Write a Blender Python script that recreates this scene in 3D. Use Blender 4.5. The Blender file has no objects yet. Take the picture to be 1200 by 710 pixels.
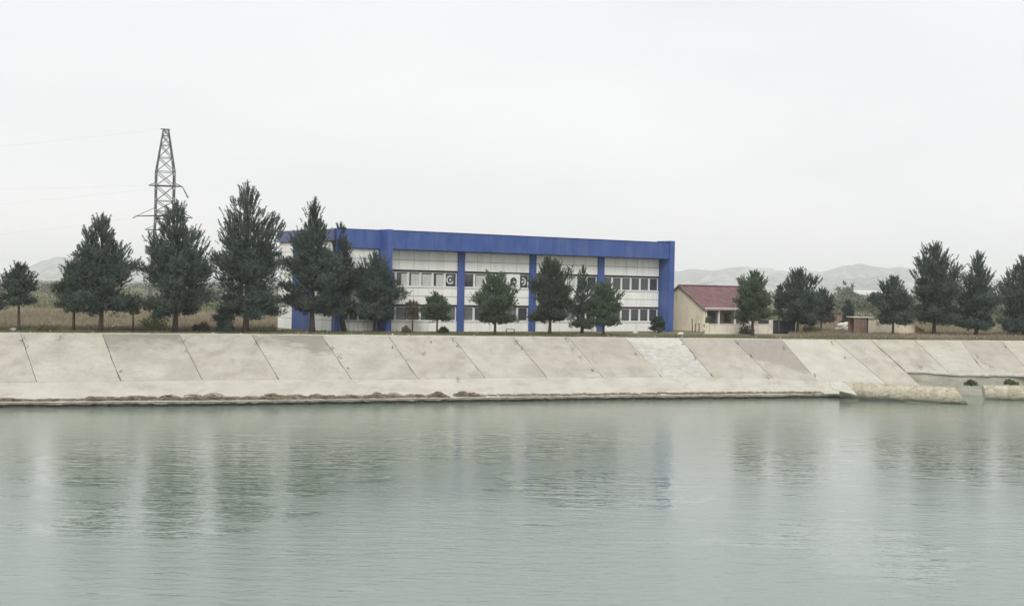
import bpy, math, random
import numpy as np
from mathutils import Vector, Matrix
S = bpy.context.scene
COL = S.collection
random.seed(7)
PI = math.pi
# ------------------------------------------------------------ camera, sky, sun
F = 1700.0; EYE = 8.55; ROLL = math.radians(1.1); PITCH = math.radians(0.573)
cp, sp = math.cos(PITCH), math.sin(PITCH)
fwd = Vector((0, cp, -sp)); up0 = Vector((0, sp, cp)); rt0 = Vector((1, 0, 0))
upv = up0*math.cos(ROLL) - rt0*math.sin(ROLL)
rtv = rt0*math.cos(ROLL) + up0*math.sin(ROLL)
cam = bpy.data.cameras.new('camera'); camo = bpy.data.objects.new('camera', cam); COL.objects.link(camo)
camo.matrix_world = Matrix(((rtv.x, upv.x, -fwd.x, 0), (rtv.y, upv.y, -fwd.y, 0), (rtv.z, upv.z, -fwd.z, EYE), (0, 0, 0, 1)))
cam.sensor_width = 36; cam.lens = 36*F/1200; cam.clip_start = 0.5; cam.clip_end = 20000
S.camera = camo
SUN_EL, SUN_AZ = math.radians(36), math.radians(187)      # azimuth from north (+Y) clockwise
w = bpy.data.worlds.new("World"); S.world = w; w.use_nodes = True
nt = w.node_tree; N = nt.nodes; L = nt.links; N.clear()
bg = N.new('ShaderNodeBackground'); out = N.new('ShaderNodeOutputWorld'); L.new(bg.outputs[0], out.inputs[0])
sky = N.new('ShaderNodeTexSky'); sky.sky_type = 'NISHITA'; sky.sun_disc = False
sky.sun_elevation = SUN_EL; sky.sun_rotation = SUN_AZ; sky.dust_density = 4
tc = N.new('ShaderNodeTexCoord'); mp = N.new('ShaderNodeMapping'); mp.inputs['Scale'].default_value = (1, 1, 4)
nz = N.new('ShaderNodeTexNoise'); nz.inputs['Scale'].default_value = 3.0; nz.inputs['Detail'].default_value = 4
L.new(tc.outputs['Generated'], mp.inputs[0]); L.new(mp.outputs[0], nz.inputs[0])
cr = N.new('ShaderNodeValToRGB'); cr.color_ramp.elements[0].position = .3; cr.color_ramp.elements[1].position = .7
cr.color_ramp.elements[0].color = (7.65, 7.75, 7.85, 1); cr.color_ramp.elements[1].color = (8.45, 8.48, 8.45, 1)
L.new(nz.outputs[0], cr.inputs[0])
mx = N.new('ShaderNodeMixRGB'); mx.inputs[0].default_value = .95
L.new(sky.outputs[0], mx.inputs[1]); L.new(cr.outputs[0], mx.inputs[2]); L.new(mx.outputs[0], bg.inputs[0])
bg.inputs[1].default_value = 0.1
sl = bpy.data.lights.new('sun', 'SUN'); sl.energy = 1.5; sl.angle = math.radians(25); sl.color = (1, .97, .92)
so = bpy.data.objects.new('sun', sl); COL.objects.link(so)
sd = Vector((math.sin(SUN_AZ)*math.cos(SUN_EL), math.cos(SUN_AZ)*math.cos(SUN_EL), math.sin(SUN_EL)))
so.rotation_euler = sd.to_track_quat('Z', 'Y').to_euler(); so.location = (30, -60, 90)
S.view_settings.view_transform = 'Standard'; S.view_settings.look = 'None'
S.view_settings.exposure = 0.27; S.view_settings.gamma = 1
S.cycles.volume_bounces = 3; S.cycles.max_bounces = 8

# ------------------------------------------------------------ projection helpers
def ray(px, py):
    return fwd + rtv*((px-600)/F) - upv*((py-355)/F)
def P(px, py, z):
    d = ray(px, py); t = (z-EYE)/d.z; return Vector((d.x*t, d.y*t, z))
def PD(px, py, D):
    d = ray(px, py); t = D/d.y; return Vector((d.x*t, D, EYE+d.z*t))
def proj(p):
    q = Vector(p) - Vector((0, 0, EYE)); dz = q.dot(fwd)
    return 600+F*q.dot(rtv)/dz, 355-F*q.dot(upv)/dz
def interp(tab, x):
    if x <= tab[0][0]: a, b = tab[0], tab[1]
    elif x >= tab[-1][0]: a, b = tab[-2], tab[-1]
    else:
        for a, b in zip(tab, tab[1:]):
            if a[0] <= x <= b[0]: break
    return a[1] + (b[1]-a[1])*(x-a[0])/(b[0]-a[0])
GZ = 4.42      # ground level on top of the bank
# ------------------------------------------------------------ mesh helpers
class MB:
    def __init__(s): s.v = []; s.f = []; s.uv = []
    def quad(s, a, b, c, d):
        n = len(s.v); s.v += [tuple(a), tuple(b), tuple(c), tuple(d)]; s.f.append((n, n+1, n+2, n+3))
    def box(s, x0, y0, z0, x1, y1, z1):
        n = len(s.v)
        s.v += [(x0,y0,z0),(x1,y0,z0),(x1,y1,z0),(x0,y1,z0),(x0,y0,z1),(x1,y0,z1),(x1,y1,z1),(x0,y1,z1)]
        s.f += [(n,n+3,n+2,n+1),(n+4,n+5,n+6,n+7),(n,n+1,n+5,n+4),(n+1,n+2,n+6,n+5),(n+2,n+3,n+7,n+6),(n+3,n,n+4,n+7)]
        return s
    def tube(s, pts, rad, seg=6, caps=True):
        n = len(s.v); pts = [Vector(p) for p in pts]
        if not isinstance(rad, (list, tuple)): rad = [rad]*len(pts)
        for i, p in enumerate(pts):
            t = (pts[min(i+1, len(pts)-1)] - pts[max(i-1, 0)])
            t = t.normalized() if t.length > 1e-9 else Vector((0,0,1))
            a = t.cross(Vector((0, 0, 1)) if abs(t.z) < .9 else Vector((1, 0, 0))).normalized(); b = t.cross(a)
            for k in range(seg):
                th = 2*PI*k/seg; q = p + (a*math.cos(th)+b*math.sin(th))*rad[i]; s.v.append(tuple(q))
        for i in range(len(pts)-1):
            for k in range(seg):
                k2 = (k+1) % seg
                s.f.append((n+i*seg+k, n+i*seg+k2, n+(i+1)*seg+k2, n+(i+1)*seg+k))
        if caps:
            s.f.append(tuple(n+k for k in range(seg))[::-1]); e = n+(len(pts)-1)*seg
            s.f.append(tuple(e+k for k in range(seg)))
        return s
    def mesh(s, name, mat=None, smooth=False):
        me = bpy.data.meshes.new(name); me.from_pydata(s.v, [], s.f)
        if mat: me.materials.append(mat)
        me.validate(); me.update()
        if smooth:
            me.polygons.foreach_set('use_smooth', [True]*len(me.polygons))
        return me
    def build(s, name, mat, parent=None, smooth=False, loc=None):
        return link(name, s.mesh(name, mat, smooth), parent, loc)
def link(name, me, parent=None, loc=None):
    o = bpy.data.objects.new(name, me); COL.objects.link(o)
    if parent is not None: o.parent = parent
    if loc is not None: o.location = loc
    return o
def empty(name, loc=(0, 0, 0), rz=0):
    o = bpy.data.objects.new(name, None); COL.objects.link(o); o.location = loc; o.rotation_euler = (0, 0, rz)
    o.empty_display_size = .2; return o
def tag(o, label=None, cat=None, group=None, kind=None):
    if label: o['label'] = label
    if cat: o['category'] = cat
    if group: o['group'] = group
    if kind: o['kind'] = kind
    return o
def tri_mesh(name, V, mat):
    """V: (n,3,3) triangles"""
    n = len(V); me = bpy.data.meshes.new(name)
    me.vertices.add(n*3); me.vertices.foreach_set('co', V.astype(np.float32).ravel())
    me.loops.add(n*3); me.loops.foreach_set('vertex_index', np.arange(n*3, dtype=np.int32))
    me.polygons.add(n); me.polygons.foreach_set('loop_start', np.arange(0, n*3, 3, dtype=np.int32))
    me.polygons.foreach_set('loop_total', np.full(n, 3, dtype=np.int32))
    me.materials.append(mat); me.update(calc_edges=True); return me
# ------------------------------------------------------------ materials
def mat(name, col, rough=.8, col2=None, scale=1.0, detail=5, bump=0, bscale=None, spec=.3, metal=0, stretch=(1,1,1), pos=(.35,.65), extra=None, coord='Position'):
    m = bpy.data.materials.new(name); m.use_nodes = True; t = m.node_tree; n = t.nodes; l = t.links
    b = n['Principled BSDF']; b.inputs['Roughness'].default_value = rough; b.inputs['Base Color'].default_value = (*col, 1)
    b.inputs['Specular IOR Level'].default_value = spec; b.inputs['Metallic'].default_value = metal
    if col2 or bump or extra:
        tcn = n.new('ShaderNodeNewGeometry'); mpn = n.new('ShaderNodeMapping'); mpn.inputs['Scale'].default_value = stretch
        l.new(tcn.outputs[coord], mpn.inputs[0]); vec = mpn.outputs[0]
    cur = None
    if col2:
        nn = n.new('ShaderNodeTexNoise'); nn.inputs['Scale'].default_value = scale; nn.inputs['Detail'].default_value = detail
        nn.inputs['Roughness'].default_value = .6
        l.new(vec, nn.inputs[0]); r = n.new('ShaderNodeValToRGB')
        r.color_ramp.elements[0].position, r.color_ramp.elements[1].position = pos
        r.color_ramp.elements[0].color = (*col, 1); r.color_ramp.elements[1].color = (*col2, 1)
        l.new(nn.outputs[0], r.inputs[0]); cur = r.outputs[0]
    for (c3, sc, lo, hi, amt, st) in (extra or []):
        nn = n.new('ShaderNodeTexNoise'); nn.inputs['Scale'].default_value = sc; nn.inputs['Detail'].default_value = 6
        mp2 = n.new('ShaderNodeMapping'); mp2.inputs['Scale'].default_value = st; mp2.inputs['Location'].default_value = (sc*3.1, 7.7, 2.2)
        l.new(tcn.outputs[coord], mp2.inputs[0]); l.new(mp2.outputs[0], nn.inputs[0])
        mr = n.new('ShaderNodeMapRange'); mr.inputs[1].default_value = lo; mr.inputs[2].default_value = hi; mr.inputs[4].default_value = amt
        l.new(nn.outputs[0], mr.inputs[0]); mxn = n.new('ShaderNodeMixRGB'); l.new(mr.outputs[0], mxn.inputs[0])
        if cur: l.new(cur, mxn.inputs[1])
        else: mxn.inputs[1].default_value = (*col, 1)
        mxn.inputs[2].default_value = (*c3, 1); cur = mxn.outputs[0]
    if cur: l.new(cur, b.inputs['Base Color'])
    if bump:
        nb = n.new('ShaderNodeTexNoise'); nb.inputs['Scale'].default_value = bscale or scale*4; nb.inputs['Detail'].default_value = 6
        l.new(vec, nb.inputs[0]); bp = n.new('ShaderNodeBump'); bp.inputs['Strength'].default_value = 1; bp.inputs['Distance'].default_value = bump
        l.new(nb.outputs[0], bp.inputs['Height']); l.new(bp.outputs[0], b.inputs['Normal'])
    return m
one = (1, 1, 1)
M = {}
M['blue'] = mat('blue_cladding', (.044,.088,.275), .45, (.066,.115,.32), .6, bump=.004, bscale=.8, extra=[((.11,.15,.30), 1.2, .48, .75, .7, (1,1,.2)), ((.03,.05,.15), 2.3, .60, .8, .6, (1,1,.12))])
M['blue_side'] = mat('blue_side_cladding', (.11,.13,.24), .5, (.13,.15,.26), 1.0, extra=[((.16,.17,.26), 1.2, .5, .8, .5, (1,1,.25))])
M['seam'] = mat('dark_joint', (.11,.11,.105), .9)
M['blue_dark'] = mat('blue_joint', (.02,.035,.13), .8)
M['white'] = mat('white_cladding', (.84,.845,.78), .5, (.88,.88,.83), .8, extra=[((.55,.55,.48), 1.0, .5, .8, .5, (1,1,.2))])
M['white_b'] = mat('white_cladding_cool', (.83,.845,.80), .5, (.88,.89,.85), .8, extra=[((.52,.53,.47), 1.3, .5, .8, .5, (1,1,.2))])
M['frame'] = mat('window_frame_white', (.78,.79,.77), .4)
M['glass'] = mat('dark_glass', (.045,.05,.055), .06, (.07,.075,.08), .7, spec=.6)
M['glass_b'] = mat('grey_glass', (.12,.13,.13), .08, (.17,.18,.18), .7, spec=.6)
M['curtain'] = mat('pale_curtain', (.46,.48,.44), .7, (.56,.57,.53), 2.0, stretch=(3,3,.5))
M['soffit'] = mat('soffit_grey', (.2,.2,.2), .9)
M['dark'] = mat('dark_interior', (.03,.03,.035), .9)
M['concrete'] = mat('bank_concrete', (.46,.435,.36), .9, (.545,.52,.445), .35, bump=.045, bscale=6, extra=[((.33,.315,.275), 1.6, .5, .75, .55, one), ((.36,.34,.285), .35, .48, .64, .7, (1,.3,1)), ((.24,.225,.185), 4, .64, .74, .7, one), ((.34,.32,.27), 14, .5, .7, .45, one), ((.54,.53,.48), 6, .55, .75, .5, one)])
M['concrete_b'] = mat('bank_concrete_warm', (.44,.415,.345), .9, (.515,.49,.415), .5, bump=.045, bscale=6, extra=[((.335,.31,.265), .9, .45, .66, .7, (1,.5,1)), ((.24,.225,.185), 4, .64, .74, .7, one), ((.34,.32,.27), 14, .5, .7, .45, one), ((.52,.51,.46), 5, .55, .75, .5, one)])
M['concrete_rough'] = mat('bank_concrete_spalled', (.42,.41,.365), .95, (.56,.55,.50), 1.8, bump=.05, bscale=7, extra=[((.36,.34,.30), 4, .58, .68, .6, (1,1,1))])
M['concrete_pale'] = mat('bank_concrete_pale', (.455,.435,.37), .9, (.545,.525,.46), .6, bump=.02, bscale=6, extra=[((.42,.38,.31), 3, .6, .75, .6, one)])
M['concrete_apron'] = mat('apron_concrete', (.46,.44,.375), .9, (.54,.52,.455), .5, bump=.025, bscale=5, extra=[((.35,.325,.27), .8, .5, .72, .6, (1,.4,3)), ((.58,.57,.52), 5, .55, .75, .5, one), ((.26,.235,.19), 3.2, .66, .74, .7, one)])
M['wet_shade'] = mat('wet_shadowed_concrete', (.10,.095,.075), .7, (.22,.20,.16), 2.5, bump=.03)  # waterline wetness, plus the shadow under the ledge put into the colour
M['tide'] = mat('tide_stained_concrete', (.22,.205,.16), .85, (.36,.34,.28), 1.6, bump=.03, extra=[((.12,.11,.08), 3, .5, .7, .7, one)])
M['rim'] = mat('ledge_concrete', (.48,.465,.41), .9, (.57,.555,.50), 1.2, bump=.03, bscale=5, extra=[((.30,.27,.2), 2.2, .55, .7, .6, one)])
M['pipe'] = mat('pipe_concrete', (.36,.32,.235), .95, (.53,.49,.40), 2.4, bump=.05, bscale=5, extra=[((.30,.27,.20), 4.5, .56, .72, .7, (.5,1,1.4)), ((.15,.125,.08), 7, .58, .68, .85, one), ((.60,.57,.50), 1.1, .55, .7, .6, one)])
M['bark'] = mat('pine_bark', (.055,.042,.035), .95, (.11,.09,.075), 6, bump=.02)
M['pine'] = mat('pine_needles', (.044,.066,.058), .75, (.12,.152,.122), .9, spec=.2)
M['pine_b'] = mat('pine_needles_green', (.050,.080,.050), .75, (.125,.165,.10), 1.0, spec=.2)
M['pine_c'] = mat('pine_needles_grey', (.045,.054,.042), .75, (.10,.11,.082), 1.1, spec=.2)
M['shrub'] = mat('shrub_leaves', (.07,.10,.04), .8, (.14,.17,.07), 2)
M['shrub_y'] = mat('yellow_green_leaves', (.16,.20,.05), .8, (.26,.29,.10), 2)
M['shrub_d'] = mat('dry_twigs', (.14,.11,.07), .9, (.22,.18,.12), 2)
M['grass'] = mat('verge_grass', (.10,.115,.05), .9, (.20,.19,.105), .25, extra=[((.09,.11,.04), .9, .45, .65, .7, one)])
M['dry'] = mat('dry_weeds', (.20,.165,.115), .9, (.29,.245,.18), .12, extra=[((.17,.18,.09), .07, .45, .65, .7, one)])
M['fieldgreen'] = mat('dull_green_crop', (.115,.13,.07), .9, (.17,.18,.11), .03)
M['ground'] = mat('dry_field', (.19,.16,.105), .95, (.29,.24,.175), .03, bump=.0, extra=[((.15,.16,.08), .012, .42, .6, .8, one), ((.40,.35,.27), .5, .6, .8, .4, one)])
M['hill'] = mat('hill_rock_shading', (.30,.31,.30), .95, (.46,.46,.43), .005, pos=(.42,.58), extra=[((.17,.19,.17), .012, .5, .62, .8, one)])  # rock tones; patch contrast also paints in relief shading that overcast leaves flat
M['farveg'] = mat('far_foliage', (.06,.08,.045), .9, (.12,.13,.08), .02)
M['steel'] = mat('galvanised_steel', (.09,.09,.09), .6, (.15,.15,.15), .5, metal=.2)
M['cream'] = mat('cream_render', (.78,.71,.53), .85, (.85,.78,.62), .7, bump=.01, extra=[((.48,.42,.3), 1.5, .55, .75, .6, (1,1,.4))])
M['cream_p'] = mat('pale_cream_render', (.74,.69,.57), .85, (.82,.77,.66), .9, extra=[((.5,.45,.36), 1.5, .55, .75, .6, (1,1,.4))])
M['roof'] = mat('maroon_metal_roof', (.17,.092,.10), .6, (.23,.135,.14), .8, extra=[((.36,.22,.23), 2, .55, .8, .5, one)])
M['brown'] = mat('brown_boards', (.20,.13,.10), .85, (.28,.20,.16), 2)
M['brick'] = mat('red_brick', (.36,.17,.10), .9, (.45,.25,.16), 4)
M['bin'] = mat('dark_blue_grey_metal', (.055,.06,.085), .6, (.09,.095,.12), 1.2)
M['paint'] = mat('white_paint', (.75,.75,.72), .6)
M['rock'] = mat('pale_rock', (.62,.60,.54), .9, (.74,.72,.66), 3, bump=.03)
M['reed'] = mat('dry_reed', (.16,.125,.085), .95, (.30,.255,.19), 2)
M['wire'] = mat('wire_grey', (.10,.10,.11), .6)
def stain_mat(name, base, stain, dirs):
    """UV (u across, v down-slope 0 top..1 bottom) stained concrete. dirs = list of (kind, params)"""
    m = M[base].copy(); m.name = name; t = m.node_tree; n = t.nodes; l = t.links; b = n['Principled BSDF']
    prev = b.inputs['Base Color'].links[0].from_socket
    uv = n.new('ShaderNodeUVMap'); uv.uv_map = 'slab'; sx = n.new('ShaderNodeSeparateXYZ'); l.new(uv.outputs[0], sx.inputs[0])
    tcn = n.new('ShaderNodeNewGeometry'); nn = n.new('ShaderNodeTexNoise'); nn.inputs['Scale'].default_value = .55; nn.inputs['Detail'].default_value = 7; nn.inputs['Roughness'].default_value = .65
    l.new(tcn.outputs['Position'], nn.inputs[0])
    def math_(op, a, c):
        q = n.new('ShaderNodeMath'); q.operation = op
        for i, x in enumerate((a, c)):
            if isinstance(x, (int, float)): q.inputs[i].default_value = x
            else: l.new(x, q.inputs[i])
        return q.outputs[0]
    a0, au, hi = dirs      # stain depth = a0 + au*u ; covers v < depth
    d = math_('ADD', math_('MULTIPLY', sx.outputs[0], au), a0)
    k = math_('SUBTRACT', d, sx.outputs[1])
    k = math_('ADD', k, math_('MULTIPLY', math_('SUBTRACT', nn.outputs[0], .5), 1.1))
    mr = n.new('ShaderNodeMapRange'); mr.inputs[1].default_value = 0.0; mr.inputs[2].default_value = .2; mr.inputs[4].default_value = hi
    l.new(k, mr.inputs[0]); mxn = n.new('ShaderNodeMixRGB'); l.new(mr.outputs[0], mxn.inputs[0]); l.new(prev, mxn.inputs[1])
    n2 = n.new('ShaderNodeTexNoise'); n2.inputs['Scale'].default_value = 2.5; n2.inputs['Detail'].default_value = 6; l.new(tcn.outputs['Position'], n2.inputs[0])
    r = n.new('ShaderNodeValToRGB'); r.color_ramp.elements[0].color = (*[c*.8 for c in stain], 1); r.color_ramp.elements[1].color = (*[c*1.3 for c in stain], 1)
    l.new(n2.outputs[0], r.inputs[0]); l.new(r.outputs[0], mxn.inputs[2]); l.new(mxn.outputs[0], b.inputs['Base Color'])
    return m
M['st_a'] = stain_mat('slab_stain_top_left', 'concrete', (.21,.205,.175), (.38, -.10, .65))
M['st_b'] = stain_mat('slab_stain_top', 'concrete', (.205,.195,.165), (.20, .28, .65))
M['st_c'] = stain_mat('slab_stain_brown', 'concrete_b', (.29,.265,.235), (.72, .10, .8))
M['st_d'] = stain_mat('slab_stain_light', 'concrete_b', (.35,.325,.28), (.55, .1, .5))
M['st_e'] = stain_mat('slab_rough_pale', 'concrete_rough', (.58,.56,.50), (.2, .2, .6))
# water
mw = bpy.data.materials.new('canal_water'); mw.use_nodes = True; t = mw.node_tree; n = t.nodes; l = t.links
b = n['Principled BSDF']; b.inputs['Base Color'].default_value = (.18,.235,.19,1); b.inputs['Roughness'].default_value = .07; b.inputs['IOR'].default_value = 1.68
tcn = n.new('ShaderNodeTexCoord')
def nzt(scale, st, detail=3, loc=(0,0,0), dist=0):
    mpn = n.new('ShaderNodeMapping'); mpn.inputs['Scale'].default_value = st; mpn.inputs['Location'].default_value = loc
    l.new(tcn.outputs['Object'], mpn.inputs[0]); q = n.new('ShaderNodeTexNoise'); q.inputs['Scale'].default_value = scale; q.inputs['Detail'].default_value = detail
    q.inputs['Distortion'].default_value = dist
    l.new(mpn.outputs[0], q.inputs[0]); return q.outputs[0]
def mth(op, a, c=0):
    q = n.new('ShaderNodeMath'); q.operation = op
    for i, x in enumerate((a, c)):
        if isinstance(x, (int, float)): q.inputs[i].default_value = x
        else: l.new(x, q.inputs[i])
    return q.outputs[0]

def wind_patch(px, py, rx, ry):      # a riffle on the canal: soft ellipse in metres on the water plane
    c = P(px, py, 0); sxyz = n.new('ShaderNodeSeparateXYZ'); l.new(tcn.outputs['Object'], sxyz.inputs[0])
    a = mth('DIVIDE', mth('SUBTRACT', sxyz.outputs[0], c.x), rx); b2 = mth('DIVIDE', mth('SUBTRACT', sxyz.outputs[1], c.y), ry)
    return mth('MAXIMUM', mth('SUBTRACT', 1.0, mth('ADD', mth('MULTIPLY', a, a), mth('MULTIPLY', b2, b2))), 0)
wp = None
for (px, py, rx, ry) in ((250,545,11,17),(200,600,6,8),(395,535,5,9),(905,540,3.2,16),(1120,535,9,14),(600,520,8,11),(1010,640,3.5,9),(690,570,6,9)):
    e_ = wind_patch(px, py, rx, ry); wp = e_ if wp is None else mth('MAXIMUM', wp, e_)
nzp = nzt(.42, (.38, 1.25, 1), 6, (3,1,0), .6)
patch = n.new('ShaderNodeMapRange'); patch.interpolation_type = 'SMOOTHSTEP'
l.new(mth('ADD', nzp, mth('MULTIPLY', wp, .31)), patch.inputs[0])
patch.inputs[1].default_value = .62; patch.inputs[2].default_value = .70
tiny = nzt(7.0, (.7, 1.5, 1), 2, (1,4,0), .2)
fine = nzt(2.2, (.7, 1.3, 1), 3, (0,0,0), .5); mid = nzt(.9, (.5, 1.7, 1), 3, (5,2,0), .4); big = nzt(.16, (1,1,1), 2)
sy_w = n.new('ShaderNodeSeparateXYZ'); l.new(tcn.outputs['Object'], sy_w.inputs[0])
nr_ = n.new('ShaderNodeMapRange'); nr_.interpolation_type = 'SMOOTHSTEP'; l.new(mth('ADD', sy_w.outputs[1], mth('MULTIPLY', nzp, 18)), nr_.inputs[0])
nr_.inputs[1].default_value = 73; nr_.inputs[2].default_value = 52; near_ = nr_.outputs[0]      # the middle of the canal is ruffled more evenly
h = mth('ADD', mth('MULTIPLY', mth('SUBTRACT', fine, .5), mth('ADD', mth('MULTIPLY', patch.outputs[0], -.002), mth('ADD', mth('MULTIPLY', near_, .010), .0110))), mth('MULTIPLY', mth('SUBTRACT', mid, .5), mth('ADD', mth('MULTIPLY', patch.outputs[0], .027), mth('ADD', mth('MULTIPLY', near_, .008), .0130))))
h = mth('ADD', h, mth('MULTIPLY', big, .035)); h = mth('ADD', h, mth('MULTIPLY', tiny, .0022))
bp = n.new('ShaderNodeBump'); bp.inputs['Strength'].default_value = 1; bp.inputs['Distance'].default_value = 1; l.new(h, bp.inputs['Height']); l.new(bp.outputs[0], b.inputs['Normal'])
rg_ = n.new('ShaderNodeMapRange'); l.new(patch.outputs[0], rg_.inputs[0]); rg_.inputs[3].default_value = .165; rg_.inputs[4].default_value = .01; l.new(mth('ADD', rg_.outputs[0], mth('MULTIPLY', near_, .06)), b.inputs['Roughness'])
M['water'] = mw

# ------------------------------------------------------------ canal bank
ZT, ZL = 4.45, .35
Y_TOP = [(0,390.8),(240,391.8),(480,393.8),(730,396.2),(980,398.7),(1200,400.2)]
Y_LED = [(0,471.5),(240,470),(480,466.9),(730,463.6),(1020,461)]
Y_BRK = [(0,448),(240,445),(480,444),(730,441),(900,443),(1010,449)]
def top_pt(x): return P(x, interp(Y_TOP, x), ZT)
def led_pt(x): return P(x, interp(Y_LED, x), ZL)
def brk_z(x):
    a, c = top_pt(x), led_pt(x); y = interp(Y_BRK, x); lo, hi = 0, 1
    for _ in range(30):
        s = (lo+hi)/2
        if proj(a.lerp(c, s))[1] < y: lo = s
        else: hi = s
    return a.lerp(c, s).z
def brk_pt(x, z=None): return P(x, interp(Y_BRK, x), brk_z(x) if z is None else z)
_ea, _eb = P(1021, interp(Y_TOP, 1021), ZT), P(1079, 452, .98)
_ep = min((_ea.lerp(_eb, k/200) for k in range(201)), key=lambda p: abs(proj(p)[1]-434.6)); ZP = _ep.z + .02
def bot2(x): return PD(x, interp([(1062,434.4),(1085,434.9),(1122,438.2),(1200,438.6)], x), _ep.y-.15+max(0, x-1062)*.013)
def bot_pt(xb):
    if xb <= 1012: return brk_pt(xb)
    tab = [(1012,449.5),(1040,450.5),(1079,452)] if xb < 1082 else [(1082,435),(1200,438.4)]
    if xb < 1082: return P(xb, interp(tab, xb), .98)
    return P(xb, interp(tab, xb), 2.06)
# joints: (x_top, x_bottom)
J = [(-560,-535),(-455,-430),(-350,-322),(-255,-228),(-163,-138),(-70,-50),(24,43),(120,141),(210,237),(295,327),(377,412),(455,490),(529,569),(601,641),(666,706),(733,776),
     (797,836),(859,906),(916,958),(978,1040),(1021,1079)]
J2 = [(1021,1061),(1072,1113),(1126,1156),(1174,1210),(1222,1268),(1272,1320),(1325,1380),(1380,1440),(1440,1510)]
bank = empty('canal_bank', (0, 0, 0)); tag(bank, kind='structure')
def slab(a, b_, c, d, mt, seed, gap=None, thick=.10, name='slab', parent=bank, lift=0.0, nu=12, nv=9, rag=.0):
    """a top-left, b top-right, c bottom-right, d bottom-left"""
    rnd = random.Random(seed); nrm = (b_-a).cross(d-a).normalized()
    if nrm.z < 0: nrm = -nrm
    W = (b_-a).length; gap = gap or rnd.choice([.0005,.002,.005,.010]); g = gap/W; vs = []; fs = []; uvs = []
    off = lift + rnd.uniform(-.008, .012); tilt = rnd.uniform(-.012, .012)
    for j in range(nv+1):
        v = j/nv
        for i in range(nu+1):
            u = g + (1-2*g)*i/nu
            p = (a*(1-u)+b_*u)*(1-v) + (d*(1-u)+c*u)*v
            e = 0.0
            if i in (0, nu):
                ed = rnd.random(); e = (.012+(.10 if ed > .85 else .02)*rnd.random()) * (1 if i == 0 else -1)
                p = p + (b_-a).normalized()*e
            p = p + nrm*(off + tilt*(2*u-1) + rnd.gauss(0, .004))
            vs.append(p); uvs.append((u, v))
    m_ = len(vs)
    for p in vs[:m_]: pass
    base = [p - nrm*thick for p in vs]
    ring = [i for i in range(nu+1)] + [j*(nu+1)+nu for j in range(1, nv+1)] + [nv*(nu+1)+i for i in range(nu-1, -1, -1)] + [j*(nu+1) for j in range(nv-1, 0, -1)]
    for j in range(nv):
        for i in range(nu):
            q = j*(nu+1)+i; fs.append((q, q+nu+1, q+nu+2, q+1))
    for k, r_ in enumerate(ring):
        vs.append(base[r_]); uvs.append(uvs[r_])
    for k in range(len(ring)):
        k2 = (k+1) % len(ring); fs.append((ring[k], ring[k2], m_+k2, m_+k))
    org = vs[0].copy(); me = bpy.data.meshes.new(name); me.from_pydata([tuple(p-org) for p in vs], [], fs)
    ul = me.uv_layers.new(name='slab')
    for lp in me.loops: ul.data[lp.index].uv = uvs[lp.vertex_index]
    me.materials.append(mt); me.update()
    return link(name, me, parent, org)
cyc = ['concrete','concrete_b','concrete','concrete_b']
special = {7:'st_a', 9:'st_b', 15:'st_e', 17:'st_c', 18:'concrete_pale', 16:'st_d', 8:'concrete_b', 14:'st_d'}
for k in range(len(J)-1):
    (x0, b0), (x1, b1) = J[k], J[k+1]
    slab(top_pt(x0), top_pt(x1), bot_pt(b1), bot_pt(b0), M[special.get(k, cyc[k % 4])], k)
for k in range(len(J2)-1):
    (x0, b0), (x1, b1) = J2[k], J2[k+1]
    slab(top_pt(x0), top_pt(x1), bot2(b1), bot2(b0), M[{2:'st_d'}.get(k, cyc[(k+1) % 4])], 50+k)
# earth bed under the slabs, seen in the joints
bed = MB()
xs = [-620+20*i for i in range(116)]
def bed_low(x):
    if x < 1082: p = led_pt(x) if x < 1020 else P(x, interp(Y_LED, 1020)+1, ZL)
    else: p = P(x, 440, 1.2)
    return p
for x0, x1 in zip(xs, xs[1:]):
    if x1 > 1500: break
    o_ = Vector((0, .35, -.12))
    if x0 < 1000:
        bed.quad(top_pt(x0)+Vector((0,.2,-.05)), led_pt(x0)+o_, led_pt(x1)+o_, top_pt(x1)+Vector((0,.2,-.05)))
    else:
        bt = lambda x: P(x, interp([(1000,452),(1060,453),(1062,436),(1500,450)], x), .8 if x < 1062 else ZP-.3)+Vector((0,.4,-.1))
        bed.quad(top_pt(x0)+Vector((0,.2,-.05)), bt(x0), bt(x1), top_pt(x1)+Vector((0,.2,-.05)))
bed.build('bank_bed', mat('joint_earth', (.32,.30,.25), .95, (.44,.41,.35), 2), bank)
# smooth apron below the slabs, with ragged ledge at its foot
def strip(name, xs, fa, fb, nv, mt, noise=.02, seed=1, skirt=0):
    rnd = random.Random(seed); m_ = MB(); rows = []
    for x in xs:
        a, c = fa(x), fb(x); rows.append([a.lerp(c, j/nv) + Vector((0, 0, rnd.gauss(0, noise) if 0 < j < nv else 0)) for j in range(nv+1)])
    n_ = nv+1
    for r_ in rows: m_.v += [tuple(p) for p in r_]
    for i in range(len(rows)-1):
        for j in range(nv): m_.f.append((i*n_+j, i*n_+j+1, (i+1)*n_+j+1, (i+1)*n_+j))
    return m_.build(name, mt, bank, smooth=False)
xa = [-620+6*i for i in range(272)]
xa = [x for x in xa if x <= 1010]
def apron_in(x):
    p = led_pt(x); q = brk_pt(x); d = (q-p); d.z = 0; d.normalize(); return p + d*.95 + Vector((0, 0, .10))
strip('apron', xa, lambda x: brk_pt(x)+Vector((0,.0,-.01)), lambda x: apron_in(x), 4, M['concrete_apron'], .006, 3)
rr = random.Random(5); jag = {}
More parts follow.
